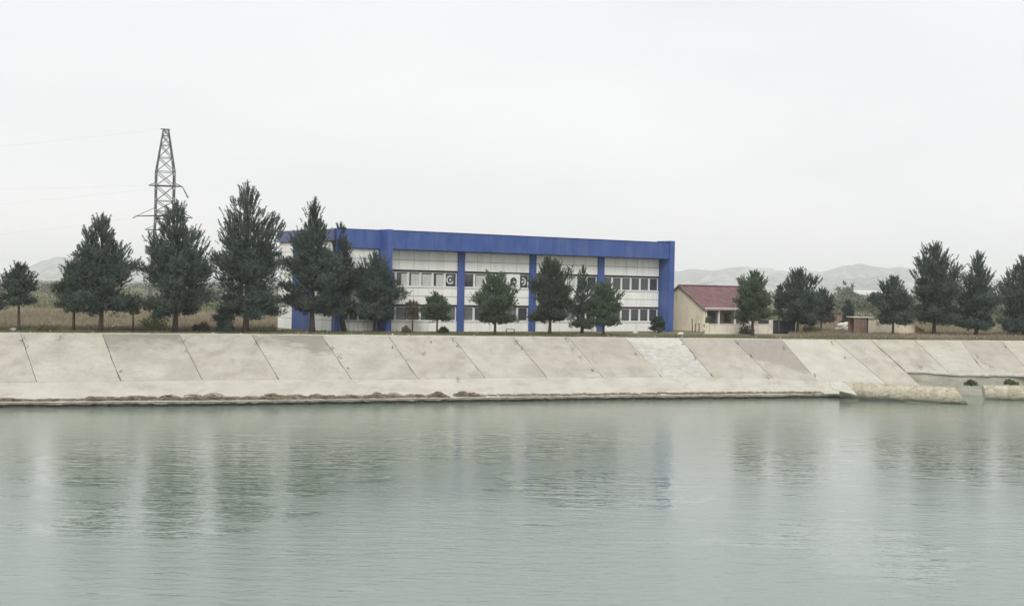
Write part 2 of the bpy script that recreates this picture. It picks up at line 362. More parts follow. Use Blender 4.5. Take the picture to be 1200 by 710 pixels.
def jg(x):
    k = round(x/6); 
    if k not in jag: jag[k] = rr.gauss(0, .09) + .12*math.sin(k*.37) + .1*math.sin(k*.11+1)
    return jag[k]
led = MB(); rows = []
for x in xa:
    p = led_pt(x); q = apron_in(x); d = (q-p); d.z = 0; d.normalize(); j_ = jg(x)
    zt = rr.gauss(0, .012)
    e = p + d*(.0+j_*.35)
    rows.append([q + Vector((0,0,.004)), e + d*.35 + Vector((0,0,.03+zt)), e + Vector((0,0,zt)), e + d*.03 + Vector((0,0,-.15+rr.gauss(0,.025))), e + d*(.28+abs(rr.gauss(0,.1))) + Vector((0,0,-.22+rr.gauss(0,.03))), e + d*.5 + Vector((0,0,-.9))])
for r_ in rows: led.v += [tuple(p) for p in r_]
for i in range(len(rows)-1):
    for j in range(5): led.f.append((i*6+j, i*6+j+1, (i+1)*6+j+1, (i+1)*6+j))
lo_ = led.build('toe_ledge', M['rim'], bank)
lo_.data.materials.append(M['wet_shade']); lo_.data.materials.append(M['tide'])
for i, pl in enumerate(lo_.data.polygons): pl.material_index = 1 if i % 5 >= 3 else (2 if i % 5 == 2 else 0)
# coping lip along the top of the slabs
cop = MB(); xc = [-620+15*i for i in range(141)]; rr2 = random.Random(9)
rows = []
for x in xc:
    p = top_pt(x); a = rr2.gauss(0, .008)
    rows.append([p+Vector((0,-.02,-.02)), p+Vector((0,.0,.06+a)), p+Vector((0,.35,.07+a)), p+Vector((0,.38,-.3))])
for r_ in rows: cop.v += [tuple(p) for p in r_]
for i in range(len(rows)-1):
    for j in range(3): cop.f.append((i*4+j, i*4+j+1, (i+1)*4+j+1, (i+1)*4+j))
cop.build('coping', M['rim'], bank)
# ------------------------------------------------------------ water and ground
wm = MB(); wm.quad((-700,-120,0),(700,-120,0),(700,240,0),(-700,240,0)); wo = wm.build('canal_water', M['water']); tag(wo, kind='structure')
g = MB(); gx = [-620+40*i for i in range(53)]
lines = []
for x in gx:
    p = top_pt(x)
    row = [p+Vector((0,.36,-.06)), p+Vector((0,1.2,-.03))]
    d = Vector((p.x*1.0/p.y, 1, 0))
    for Y in (8, 25, 60, 140, 300, 700, 1500, 3000, 6100):
        q = p + d*Y; row.append(Vector((q.x, q.y, GZ)))
    lines.append(row)
nr = len(lines[0])
# widen both ends
a0 = [Vector((p.x-1200-(i*120), p.y-(60 if i < 6 else 0), p.z)) for i, p in enumerate(lines[0])]
a1 = [Vector((p.x+1200+(i*120), p.y+(60 if i < 6 else 0), p.z)) for i, p in enumerate(lines[-1])]
lines = [a0]+lines+[a1]
rg = random.Random(3)
for r_ in lines: g.v += [tuple(p) for p in r_]
for i in range(len(lines)-1):
    for j in range(nr-1): g.f.append((i*nr+j, (i+1)*nr+j, (i+1)*nr+j+1, i*nr+j+1))
go = g.build('ground', M['ground']); tag(go, kind='structure')
# ------------------------------------------------------------ hills
def hills(name, prof, D, depth, xlo, xhi, seed, amp):
    rnd = random.Random(seed); n_ = 420; m_ = MB(); K = 18
    ph = [rnd.uniform(0, 6.3) for _ in range(12)]
    for i in range(n_+1):
        px = xlo + (xhi-xlo)*i/n_
        crest = PD(px, interp(prof, px), D); hz = crest.z-GZ
        hz += sum(amp*3.2*.62**(k*.7)*math.sin(px*(.03*1.75**k)+ph[k]) for k in range(8))*min(1, hz/40)
        for j in range(K+1):
            s = j/K; q = 1-abs(s-.5)*2; base = q**(.8)
            rid = 1+.35*math.sin(px*.09+ph[6]+s*5)*(1-q)+.25*math.sin(px*.31+ph[7]-s*9)*(1-q)+rnd.gauss(0,.07)*(1-q)
            Y = D + (s-.5)*depth
            m_.v.append((crest.x*(Y/D if s < .5 else 1), Y, GZ - 3 + max(1.0, hz+3)*base*max(.3, rid)))
    for i in range(n_):
        for j in range(K): m_.f.append((i*(K+1)+j, (i+1)*(K+1)+j, (i+1)*(K+1)+j+1, i*(K+1)+j+1))
    o = m_.build(name, M['hill'], smooth=True); tag(o, kind='structure'); return o
hills('hills', [(-400,318),(-200,326),(0,323),(31,315),(50,307),(66,299),(80,300),(100,306),(125,304),(147,301),(175,310),(215,321),(260,328),(700,332),(760,326),(790,317),(808,316),(830,319),(845,317),(880,314.5),(902,313),(937,316),(969,318),(990,311),(1004,309.5),(1025,314),(1046,312.7),(1070,316),(1123,322),(1160,324),(1200,325),(1350,320),(1600,318)], 4600, 1900, -400, 1600, 4, 1.4)
hills('low_hills', [(-400,323),(0,326),(300,331),(700,336),(790,333),(860,328),(940,331),(1020,326),(1100,331),(1200,334),(1600,338)], 3200, 700, -400, 1600, 8, 1.2)

# ------------------------------------------------------------ main building (local frame: x along facade, y back, z up)
YAW = math.atan2(2403, 1700) # from +Y
ex = Vector((math.sin(YAW), math.cos(YAW), 0)); nb = Vector((-math.cos(YAW), math.sin(YAW), 0))
P0 = PD(790, 340, 149.0); P0.z = GZ
def U(px, v, py=335, org=P0):
    """distance along ex from org where the ray of pixel px meets the plane offset v behind"""
    d = ray(px, py); d2 = Vector((d.x, d.y)); o2 = Vector((org.x, org.y)) + Vector((nb.x, nb.y))*v; e2 = Vector((ex.x, ex.y))
    # t*d2 = o2 + u*e2
    det = d2.x*(-e2.y) + e2.x*d2.y
    t = (o2.x*(-e2.y) + e2.x*o2.y)/det
    q = Vector((d2.x*t, d2.y*t)); return (q-o2).dot(e2)
WV = 1.55
RZ = math.atan2(ex.y, ex.x)
uc = U(393, WV)                                   # left corner of the building
org = P0 + ex*uc; org.z = GZ - .03
bld = empty('office_building', org, RZ)
tag(bld, 'two storey white panelled building framed by a deep blue fascia and blue fins', 'building')
def u(px, v=WV, py=335): return U(px, v, py) - uc
cache = {}
def bx(name, x0, x1, y0, y1, z0, z1, mt, parent=bld):
    key = (name, round(x1-x0, 2), round(y1-y0, 3), round(z1-z0, 2), mt.name)
    if key not in cache:
        cache[key] = MB().box(0, 0, 0, x1-x0, y1-y0, z1-z0).mesh(name, mt)
    return link(name, cache[key], parent, (x0, y0, z0))
UR = u(784.5, 0); UL = u(456.5, 0); UE = u(790, 0)
DEP = 10.2
bx('wall', 0.02, UE-.1, WV+.27, WV+DEP, 0, 8.95, M['seam'])
bx('roof', .05, UE-.15, WV+.3, WV+DEP-.05, 8.95, 9.02, M['soffit'])
# fascia: backing + panels
ZF0, ZF1 = 7.48, 9.12
def fascia(x0, x1, v, z0, z1, depth, n_, mt, name='fascia_panel'):
    bx('fascia_backing', x0+.02, x1-.02, v+.06, v+depth, z0+.03, z1-.03, M['blue_dark'])
    wd = (x1-x0)/n_
    for k in range(n_):
        o = bx(name, x0+k*wd+.008, x0+(k+1)*wd-.008, v+random.uniform(-.006,.006), v+.058, z0, z1, mt)
fascia(UL+.25, UR, .12, ZF0, ZF1, WV-.1, 22, M['blue'])
UL0 = 0.0
fascia(UL0-.1, UL-.25, WV-.28, ZF0, ZF1, .34, 5, M['blue'])
bx('parapet_cap', UL+.2, UR, .08, WV+.3, ZF1, ZF1+.06, M['blue_dark'])
bx('parapet_cap', UL0-.12, UL-.25, WV-.3, WV+.2, ZF1, ZF1+.06, M['blue_dark'])
bx('fin', UR, UE, 0, WV+.5, -.02, ZF1+.22, M['blue'])
bx('fin', UL-.25, UL+.25, 0, WV+.1, -.02, ZF1+.1, M['blue'])
bx('corner_pier', -.12, .42, WV-.25, WV+.4, 0, ZF0, M['blue'])
cols = []
for (a, c) in ((536,543.5),(620,627.3),(700,707)):
    cols.append((u(a), u(c)))
    bx('pilaster', u(a), u(c), WV-.14, WV+.265, 0, ZF0-.003, M['blue'])
bays = [(.45, UL-.27, 4), (UL+.28, cols[0][0], 6), (cols[0][1], cols[1][0], 6), (cols[1][1], cols[2][0], 6), (cols[2][1], u(772), 6)]
def panels(x0, x1, z0, z1, nx, nz_, mt, v=WV):
    wx = (x1-x0)/nx; wz = (z1-z0)/nz_
    for i in range(nx):
        for j in range(nz_):
            bx('wall_panel', x0+i*wx+.022, x0+(i+1)*wx-.022, v+random.uniform(-.006,.006), v+.26, z0+j*wz+.02, z0+(j+1)*wz-.02, mt)
def window(x0, x1, z0, z1, kind, fan=None, parent=bld, v=WV):
    m_ = MB(); W_ = x1-x0; H_ = z1-z0; b_ = .075
    m_.box(0, 0, 0, b_, .12, H_).box(W_-b_, 0, 0, W_, .12, H_).box(b_, 0, 0, W_-b_, .12, b_).box(b_, 0, H_-b_, W_-b_, .12, H_)
    key = ('win', round(W_, 2), round(H_, 2))
    if key not in cache: cache[key] = m_.mesh('window', M['frame'])
    wn = link('window', cache[key], parent, (x0, v+.11, z0))
    gl = {'d':'glass', 'g':'glass_b', 'c':'glass'}[kind[0]]
    bx('pane', b_, W_-b_, .07, .085, b_, H_-b_, M[gl], wn)
    if kind[0] == 'c':        # pale blind hung in front part of the pane area
        f = float(kind[1:] or 0); lft = b_+.02+f*(W_-2*b_)
        bx('blind', lft, W_-b_-.01, .055, .068, b_+.02, H_-b_-.12, M['curtain'], wn)
    if fan:
        cx, cz, r_ = W_/2, H_/2, min(W_, H_)*.27
        if fan == 'panel':
            bx('fan_panel', -.14, W_+.16, -.16, .05, -.05, H_+.03, M['frame'], wn)
            y = -.17
        else: y = .045
        fm = MB(); K = 20
        if fan == 'panel':
            vs = [(cx+r_*1.15*math.cos(2*PI*k/K), y, cz+r_*1.15*math.sin(2*PI*k/K)) for k in range(K)]
            nn_ = len(fm.v); fm.v += vs; fm.f.append(tuple(range(nn_, nn_+K)))
            fm.build('fan_opening', M['dark'], wn)
            fb = MB()
            for k in range(3):
                a = 2*PI*k/3+PI/2
                fb.tube([(cx, y-.02, cz), (cx+r_*.55*math.cos(a), y-.03, cz+r_*.55*math.sin(a))], [.05, .09], 6)
            fb.build('fan_blade', M['frame'], wn)
        else:
            a0, a1 = (math.radians(60), math.radians(330)) if fan == 'c' else (math.radians(-80), math.radians(100))
            fm.tube([(cx-.05+r_*math.cos(a0+(a1-a0)*k/K), y, cz+r_*math.sin(a0+(a1-a0)*k/K)) for k in range(K+1)], .06, 6)
            fm.build('fan_ring', M['paint'], wn)
            MB().tube([(cx-.05, y-.04, cz), (cx-.05, y+.02, cz)], .10, 8).build('fan_hub', M['frame'], wn)
Z = dict(b1=1.02, t1=2.36, b2=4.16, t2=5.52)
kinds = {0:('dddd','dddd'), 1:(['d','c.45','c.2','c.1','c.25','d'], ['d','g','g','d','g','g']), 2:(['d','c.1','c.1','c.3','d','d'], ['g','d','d','d','g','d']),
         3:(['d','d','g','c.1','d','d'], ['d','d','d','g','d','d']), 4:(['d']*6, ['d']*6)}
for bi, (x0, x1, nw) in enumerate(bays):
    bx('sill_band', x0+.01, x1-.01, WV-.05, WV+.262, Z['b2']-.10, Z['b2']-.02, M['frame'])
    bx('sill_band', x0+.01, x1-.01, WV-.05, WV+.262, Z['b1']-.10, Z['b1']-.02, M['frame'])
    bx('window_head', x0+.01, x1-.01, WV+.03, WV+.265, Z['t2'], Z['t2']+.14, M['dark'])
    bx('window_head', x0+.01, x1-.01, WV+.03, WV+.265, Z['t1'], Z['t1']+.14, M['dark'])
    mt = M['white'] if bi % 2 else M['white_b']
    npx = 4 if bi == 0 else 5
    panels(x0, x1, Z['t2']+.15, ZF0-.03, npx, 2, mt)
    panels(x0, x1, Z['t1']+.15, Z['b2']-.11, npx, 2, mt)
    panels(x0, x1, .02, Z['b1']-.11, npx*(2 if bi == 0 else 1), 1, mt)
    ww = (x1-x0)/nw; up_, lw_ = kinds[bi]
    for k in range(nw):
        fan = None
        if bi == 1 and k == 5: fan = 'c'
        if bi == 2 and k == 4: fan = 'panel'
        if bi == 2 and k == 5: fan = 'half'
        window(x0+k*ww+.02, x0+(k+1)*ww-.02, Z['b2'], Z['t2']-.01, up_[k], fan)
        window(x0+k*ww+.02, x0+(k+1)*ww-.02, Z['b1'], Z['t1']-.01, lw_[k])
# side wall (x = 0 plane), running back from the corner
sidem = []
def sbox(name, y0, y1, z0, z1, mt, out_=.06): return bx(name, -out_, .018, y0, y1, z0, z1, mt)
def Vs(px, py=360):        # distance back along the side wall for a pixel
    d = ray(px, py); d2 = Vector((d.x, d.y)); o2 = Vector((org.x, org.y)); n2 = Vector((nb.x, nb.y))
    det = d2.x*(-n2.y) + n2.x*d2.y; t = (o2.x*(-n2.y)+n2.x*o2.y)/det
    return (Vector((d2.x*t, d2.y*t))-o2).dot(n2)
org_v = org + nb*0
sy = [Vs(x)-0 for x in (388, 368, 343, 326.5)]
DEP2 = sy[3]
for (y0, y1, n_) in ((WV+.42, sy[1], 2), (sy[2], DEP2, 2)):
    wy = (y1-y0)/n_
    for i in range(n_):
        z = 0.02
        while z < 7.9:
            zz = min(z+1.02, 8.05); sbox('wall_panel', y0+i*wy+.02, y0+(i+1)*wy-.02, z, zz-.03, M['white_b']); z = zz
            if 8.05-z < .2: break
sbox('blue_panel', sy[1]+.02, sy[2]-.02, 0, 8.05, M['blue'], .10)
nf = 6; wy = (DEP2-WV-.1)/nf
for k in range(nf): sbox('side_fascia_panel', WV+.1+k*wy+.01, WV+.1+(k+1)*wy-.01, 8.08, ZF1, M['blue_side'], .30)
bx('wall', .02, 6, WV+DEP-.01, DEP2, 0, 8.95, M['seam']) if DEP2 > WV+DEP else None

# ------------------------------------------------------------ red roofed house
HF = P(824, 388.3, GZ)
hs = empty('bungalow', Vector((HF.x, HF.y, GZ-.03)), RZ); tag(hs, 'low cream bungalow with a maroon pitched roof and shaded veranda', 'house')
UH = lambda px, v=0: U(px, v, 370, HF)
HW = UH(895); HD = 7.4; EV = 2.55; RG = 4.75
m_ = MB(); m_.v = [(0,0,0),(0,HD,0),(0,HD,EV),(0,HD/2,RG),(0,0,EV),(.25,0,0),(.25,HD,0),(.25,HD,EV),(.25,HD/2,RG),(.25,0,EV)]
m_.f = [(0,4,3,2,1),(5,6,7,8,9),(0,5,9,4),(1,2,7,6),(4,9,8,3),(3,8,7,2)]
m_.build('gable_wall', M['cream'], hs)
m_ = MB(); m_.v = [(HW,0,0),(HW,HD,0),(HW,HD,EV),(HW,HD/2,RG),(HW,0,EV),(HW-.25,0,0),(HW-.25,HD,0),(HW-.25,HD,EV),(HW-.25,HD/2,RG),(HW-.25,0,EV)]
m_.f = [(0,1,2,3,4),(5,9,8,7,6),(0,4,9,5),(1,6,7,2),(4,3,8,9),(3,2,7,8)]
m_.build('gable_wall', M['cream'], hs)
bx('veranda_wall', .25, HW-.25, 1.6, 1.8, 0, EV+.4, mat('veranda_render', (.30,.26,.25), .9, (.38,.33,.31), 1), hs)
bx('rear_wall', .25, HW-.25, HD-.25, HD, 0, EV, M['cream'], hs)
for px in (828,843,862,880): 
    uu = UH(px); bx('veranda_post', uu-.08, uu+.08, .02, .18, 0, EV-.2, M['paint'], hs)
bx('eave_board', -.05, HW+.05, -.32, -.26, EV-.26, EV-.02, M['paint'], hs)
bx('veranda_ceiling', .26, HW-.26, -.2, 1.6, EV-.12, EV-.06, M['soffit'], hs)
for px in (834, 852, 872):
    uu = UH(px, 1.6); wn = bx('window', uu-.5, uu+.5, 1.54, 1.6, .9, 2.0, M['brown'], hs); bx('pane', .08, .92, -.012, -.002, .08, 1.02, M['glass'], wn)
# roof: sheets with standing seams
def roofside(sgn):
    rm = MB(); o1 = .35; sl_ = (RG-EV)/(HD/2); n_ = int((HW+.5)/.45); y_e = -o1 if sgn < 0 else HD+o1; z_e = EV - o1*sl_
    x0, x1 = -.3, HW+.3
    def pt(x, s, lift): y = y_e + (HD/2-y_e)*s; z = z_e + (RG+.02-z_e)*s; return (x, y, z+lift)
    for k in range(n_):
        a = x0+(x1-x0)*k/n_; c = x0+(x1-x0)*(k+1)/n_; h = .05
        rm.quad(pt(a+h,0,.05), pt(c,0,.05), pt(c,1,.05), pt(a+h,1,.05))
        rm.quad(pt(a,0,.10), pt(a+h,0,.10), pt(a+h,1,.10), pt(a,1,.10))
        rm.quad(pt(a+h,0,.10), pt(a+h,0,.05), pt(a+h,1,.05), pt(a+h,1,.10))
        rm.quad(pt(a,0,.05), pt(a,0,.10), pt(a,1,.10), pt(a,1,.05))
    rm.quad(pt(x0,0,0), pt(x0,1,0), pt(x1,1,0), pt(x1,0,0)); rm.quad(pt(x0,0,0), pt(x1,0,0), pt(x1,0,.05), pt(x0,0,.05))
    rm.quad(pt(x0,0,0), pt(x0,0,.05), pt(x0,1,.05), pt(x0,1,0)); rm.quad(pt(x1,0,0), pt(x1,1,0), pt(x1,1,.05), pt(x1,0,.05))
    rm.build('roof_sheet', M['roof'], hs)
roofside(-1); roofside(1)
MB().tube([(-.3,HD/2,RG+.1),(HW+.3,HD/2,RG+.1)], .09, 6).build('ridge_cap', mat('ridge_maroon', (.14,.05,.07), .6), hs)
# cream garden wall in front of the veranda
gw0 = P(832, 391.3, GZ); gw = empty('garden_wall', Vector((gw0.x, gw0.y, GZ-.03)), RZ); tag(gw, 'low pale cream garden wall in front of the bungalow veranda', 'wall')
GL = U(903, 0, 385, gw0)
bx('wall_face', 0, GL, 0, .2, 0, .95, M['cream_p'], gw); bx('coping', -.04, GL+.04, -.04, .24, .95, 1.02, M['cream_p'], gw)
bx('pier', GL, GL+.28, -.05, .25, 0, 1.45, M['cream_p'], gw); bx('pier', -.5, -.2, -.05, .25, 0, 1.1, M['cream_p'], gw)
# fence posts by gable
for i, (px, h_, lab) in enumerate(((811,1.45,'tallest thin dark post standing before the cream gable wall'),(814.5,.95,'short dark post just right of the tallest post by the gable'),(819,1.0,'short dark post nearest the gable corner of the bungalow'))):
    q = P(px, 389.6, GZ-.05); mm = MB().tube([(0,0,0),(.02,0,h_*.5),(random.uniform(-.05,.05),0,h_)], [.06,.05,.045], 6); mm.tube([(random.uniform(-.05,.05),-.02,h_*.8),(.12,-.02,h_*.85)], .02, 5)
    tag(mm.build('fence_post', M['bark'], None, loc=q), lab, 'post', 'posts before the bungalow gable')

# dark blue-grey storage container behind the pine right of the garden wall
q = P(904.5, 390.8, GZ); ct = empty('storage_container', Vector((q.x, q.y, GZ-.03)), RZ); tag(ct, 'dark blue grey corrugated container beside the end of the cream garden wall', 'container')
CW = U(932, 0, 385, q)
bx('body', 0, CW, .08, 2.0, .08, 1.32, M['bin'], ct); bx('lid', -.05, CW+.05, .0, 2.08, 1.32, 1.40, M['bin'], ct)
for k in range(9): bx('rib', .1+k*(CW-.2)/8-.06, .1+k*(CW-.2)/8+.06, .0, .08, .1, 1.3, M['bin'], ct)
for sx_ in (.2, CW-.4): bx('skid', sx_, sx_+.2, .1, 1.9, 0, .08, M['dark'], ct)
# brown hut far
q = P(969.5, 380, GZ); ht = empty('brown_hut', Vector((q.x, q.y, GZ-.03)), RZ); tag(ht, 'small brown hut showing just right of the grey green pine in the field', 'hut')
k_ = U(977.5, 0, 372, q); bx('wall', 0, k_+1.5, 0, 2.4, 0, 1.55, M['brown'], ht); bx('roof', -.2, k_+1.7, -.2, 2.6, 1.55, 1.7, mat('hut_roof', (.12,.08,.08), .8), ht); bx('door', .5, 1.2, -.04, 0, 0, 1.35, M['dark'], ht)
# ruined shed at right
q = P(1000.5, 391.5, GZ); sh = empty('ruined_shed', Vector((q.x, q.y, GZ-.03)), math.radians(8)); tag(sh, 'low ruined shed with a brown front and long cream side wall', 'shed')
a = 1.45
for k in range(5): bx('board', k*a/5+.01, (k+1)*a/5-.01, random.uniform(-.01,.01), .06, 0, 1.70+.01*k, M['brown'], sh)
bx('post', a, a+.1, -.03, .12, 0, 1.75, M['dark'], sh)
rf = MB(); rf.box(-.15, -.2, 1.78, 2.2, 1.9, 1.86); rf.build('roof', M['cream_p'], sh)
wl = MB(); prof = [(a+.12,1.72),(2.6,1.6),(3.2,1.38),(4.2,1.42),(5.2,1.35),(6.0,1.40),(6.6,1.2),(7.0,.95)]
for (x0, z0), (x1, z1) in zip(prof, prof[1:]):
    n_ = len(wl.v); wl.v += [(x0,.1,0),(x1,.1,0),(x1,.1,z1),(x0,.1,z0),(x0,.35,0),(x1,.35,0),(x1,.35,z1),(x0,.35,z0)]
    wl.f += [(n_,n_+1,n_+2,n_+3),(n_+7,n_+6,n_+5,n_+4),(n_+3,n_+2,n_+6,n_+7)]
wl.build('side_wall', M['cream'], sh)
bx('back_wall', .05, 3.0, 1.7, 1.85, 0, 1.74, M['brown'], sh)
for i in range(26):        # broken brick end
    j = i // 5; xx = 6.75+.26*(i % 5)+.12*(j % 2)+random.uniform(-.03,.03)
    if xx > 8.3-.16*j*random.uniform(.6,1.4): continue
    bx('brick', xx, xx+.24, .08, .36, .17*j, .17*j+.15, M['brick'], sh)
# pale rubble heap
def rock(name, c, r_, mt, parent=None, seed=0, flat=.6):
    rnd = random.Random(seed); import bmesh
    bm = bmesh.new(); bmesh.ops.create_icosphere(bm, subdivisions=2, radius=1)
    for v in bm.verts:
        k = 1+rnd.uniform(-.2, .2); v.co = Vector((v.co.x*r_*k*1.2, v.co.y*r_*k, v.co.z*r_*flat*k))
    me = bpy.data.meshes.new(name); bm.to_mesh(me); bm.free(); me.materials.append(mt)
    return link(name, me, parent, c)
q = P(990, 388.5, GZ); rp = empty('rubble_heap', Vector((q.x, q.y, GZ))); tag(rp, 'pale rubble heap left of the ruined shed below a dark bush', 'rubble')
for i, (dx, dz, r_) in enumerate(((-.35,.75,.42),(.25,.85,.38),(-.1,.35,.6),(.55,.35,.45),(-.6,.25,.4))):
    rock('boulder', (dx, .1*i, dz), r_, M['rock'] if i < 2 else M['concrete_b'], rp, i)
for i, (px, py, r_, lab) in enumerate(((744.5,390.8,.20,'small white boulder on the verge under the last window bay'),(798,392.5,.26,'flat white stone on the verge before the bungalow gable'),(15.5,387.5,.18,'small white stone left of the leftmost pine trunk'),(131,384.5,.16,'white stone near the plank in the left field'))):
    q = P(px, py, GZ); tag(rock('boulder', Vector((q.x, q.y, GZ+.12)), r_, M['rock'], None, 20+i), lab, 'boulder')
q = P(120, 385, GZ); q2 = P(145, 383.5, GZ); pm = MB(); dv = q2-q
n_ = 6; pm.tube([(dv.x*k/n_, dv.y*k/n_, .16+random.uniform(-.03,.03)) for k in range(n_+1)], [.07]*(n_+1), 6)
tag(pm.build('white_pipe', M['paint'], None, loc=Vector((q.x, q.y, GZ))), 'thin white pipe lying in dry weeds between two left pines', 'pipe')
# small metal frame before the building
q = P(593.5, 391.3, GZ); be = empty('bench_frame', Vector((q.x, q.y, GZ)), .1); tag(be, 'small dark tubular bench frame on the verge before the building', 'bench frame')
for (x, y) in ((0,0),(.72,0),(0,.35),(.72,.35)): MB().tube([(x,y,-.03),(x,y,.42)], .028, 6).build('leg', M['wire'], be)
for y in (0,.35): MB().tube([(-.02,y,.43),(.74,y,.43)], .028, 6).build('rail', M['wire'], be)
for x in (0,.72): MB().tube([(x,0,.43),(x,.35,.43)], .028, 6).build('rail', M['wire'], be)
# far pole
q = P(1034.5, 372, GZ); tag(MB().tube([(0,0,0),(0,0,6.3)], [.16,.1], 8).tube([(-.6,0,6.0),(.6,0,6.0)], .06, 6).build('utility_pole', M['bark'], None, loc=Vector((q.x,q.y,GZ))), 'thin distant wooden pole behind the right hand pines', 'pole')
# far white greenhouse band
q0, q1 = PD(998, 345, 1500), PD(1036, 345.5, 1530); gh = empty('greenhouse', Vector((q0.x, q0.y, GZ))); tag(gh, 'long low white greenhouse far off on the plain', 'greenhouse')
MB().box(0,0,0,q1.x-q0.x,20,7.5).build('wall', M['paint'], gh); mr_ = MB(); Lg = q1.x-q0.x
mr_.v = [(0,-.3,7.5),(Lg,-.3,7.5),(Lg,10,9),(0,10,9),(Lg,20.3,7.5),(0,20.3,7.5)]; mr_.f = [(0,1,2,3),(3,2,4,5),(0,3,5),(1,4,2)]; mr_.build('roof', M['paint'], gh)

# ------------------------------------------------------------ platform and pipes at right
pf0 = bot2(1062); pf = empty('outlet_platform', (pf0.x, pf0.y, 0)); tag(pf, 'grey concrete outlet wall with a pale lip under the slabs at the right edge', 'retaining wall')
rr3 = random.Random(2); xs_ = [1060.5+5*i for i in range(88)]; toff = Vector((pf0.x, pf0.y, 0))
pm = MB(); lp = MB()
for i, x in enumerate(xs_):
    p = bot2(x)-toff; g_ = rr3.gauss(0, .02)
    pm.v += [tuple(p+Vector((0, .02+g_, -ZP-1))), tuple(p+Vector((0, .10+g_, -1.2))), tuple(p+Vector((0, .10, -.10))), tuple(p+Vector((0, 1.2, -.10)))]
    e_ = rr3.gauss(0, .012)
    lp.v += [tuple(p+Vector((0, .06, -.17+e_))), tuple(p+Vector((0, -.10+e_, -.15+e_))), tuple(p+Vector((0, -.10+e_, .0+e_))), tuple(p+Vector((0, .02, .06)))]
for m_ in (pm, lp):
    for i in range(len(xs_)-1):
        for j in range(3): k = i*4+j; m_.f.append((k, k+4, k+5, k+1))
pm.build('wall_face', mat('platform_concrete', (.36,.345,.285), .95, (.46,.44,.37), .9, bump=.04, extra=[((.25,.23,.17), .8, .45, .75, .8, (.5,1,4)), ((.20,.18,.13), 3, .62, .75, .7, one)]), pf)
lp.build('lip', M['rim'], pf)
def pipe(name, a, c, r_, lab, cut=0, cut0=0):
    d = (c-a); Ln = d.length; dn = d.normalized(); s_ = dn.cross(Vector((0,0,1))).normalized(); t_ = s_.cross(dn)
    K = 28; NS = 40; rnd = random.Random(len(lab)); root = empty(name, (a.x, a.y, 0)); tag(root, lab, 'pipe')
    m_ = MB(); off = Vector((a.x, a.y, 0))
    for i in range(NS+1):
        for k in range(K):
            th = 2*PI*k/K; vert = math.sin(th)
            x = Ln*i/NS
            if i == NS: x += -cut*vert
            elif i > NS-6: x += -cut*vert*(i-(NS-6))/6
            rad = r_*(1+rnd.gauss(0, .012) + (.03*math.sin(i*.9+k*.7)*rnd.random() if vert < 0 else 0))
            m_.v.append(tuple(a-off + dn*x + s_*math.cos(th)*rad + t_*math.sin(th)*rad))
    for i in range(NS):
        for k in range(K): k2 = (k+1) % K; m_.f.append((i*K+k, (i+1)*K+k, (i+1)*K+k2, i*K+k2))
    m_.build('pipe_shell', M['pipe'], root, smooth=False)
    e = MB()                         # end face ring + dark plug set back
    rings = [1.0, .0]
    base = len(e.v)
    for rr_ in rings:
        for k in range(K):
            th = 2*PI*k/K; x = Ln-cut*math.sin(th)*rr_; e.v.append(tuple(a-off+dn*(x+.003)+s_*math.cos(th)*r_*rr_+t_*math.sin(th)*r_*rr_))
    for k in range(K): k2 = (k+1) % K; e.f.append((k, k2, K+k2, K+k))
    e.build('end_face', M['concrete_pale'], root)
    e = MB(); 
    for k in range(K): th = 2*PI*k/K; e.v.append(tuple(a-off+s_*math.cos(th)*r_+t_*math.sin(th)*r_))
    e.f.append(tuple(range(K))[::-1]); e.build('end_face', M['concrete_pale'], root)
pipe('concrete_pipe', P(984,455.6,.86), P(1127,464,.62), .66, 'thick weathered concrete pipe with a slanted end reaching into the water', cut=.55)
pipe('concrete_pipe', P(1500,468,.6), P(1152.5,459.3,.62), .60, 'pale concrete pipe lying against the platform wall at the right edge', cut=-.1)
# broken slab pieces by the pipe
def plate(pts, z_l, th, mt, lab, seed):
    rnd = random.Random(seed); m_ = MB(); pts = [P(x, y, z) for (x, y, z) in pts]; c = sum(pts, Vector())/len(pts); K = len(pts)
    m_.v = [tuple(p-c) for p in pts] + [tuple(p-c-Vector((0,0,th))) for p in pts]
    m_.f = [tuple(range(K)), tuple(range(2*K-1, K-1, -1))] + [(k, K+k, K+(k+1) % K, (k+1) % K) for k in range(K)]
    o = m_.build('broken_slab', mt, None, loc=c); tag(o, lab, 'concrete slab')
plate([(975,455,1.0),(1004,462,.62),(998,455,.98),(990,447.5,1.45),(972,446.5,1.5)], 0, .07, M['rim'], 'tilted broken slab piece just above the left end of the pipe', 2)

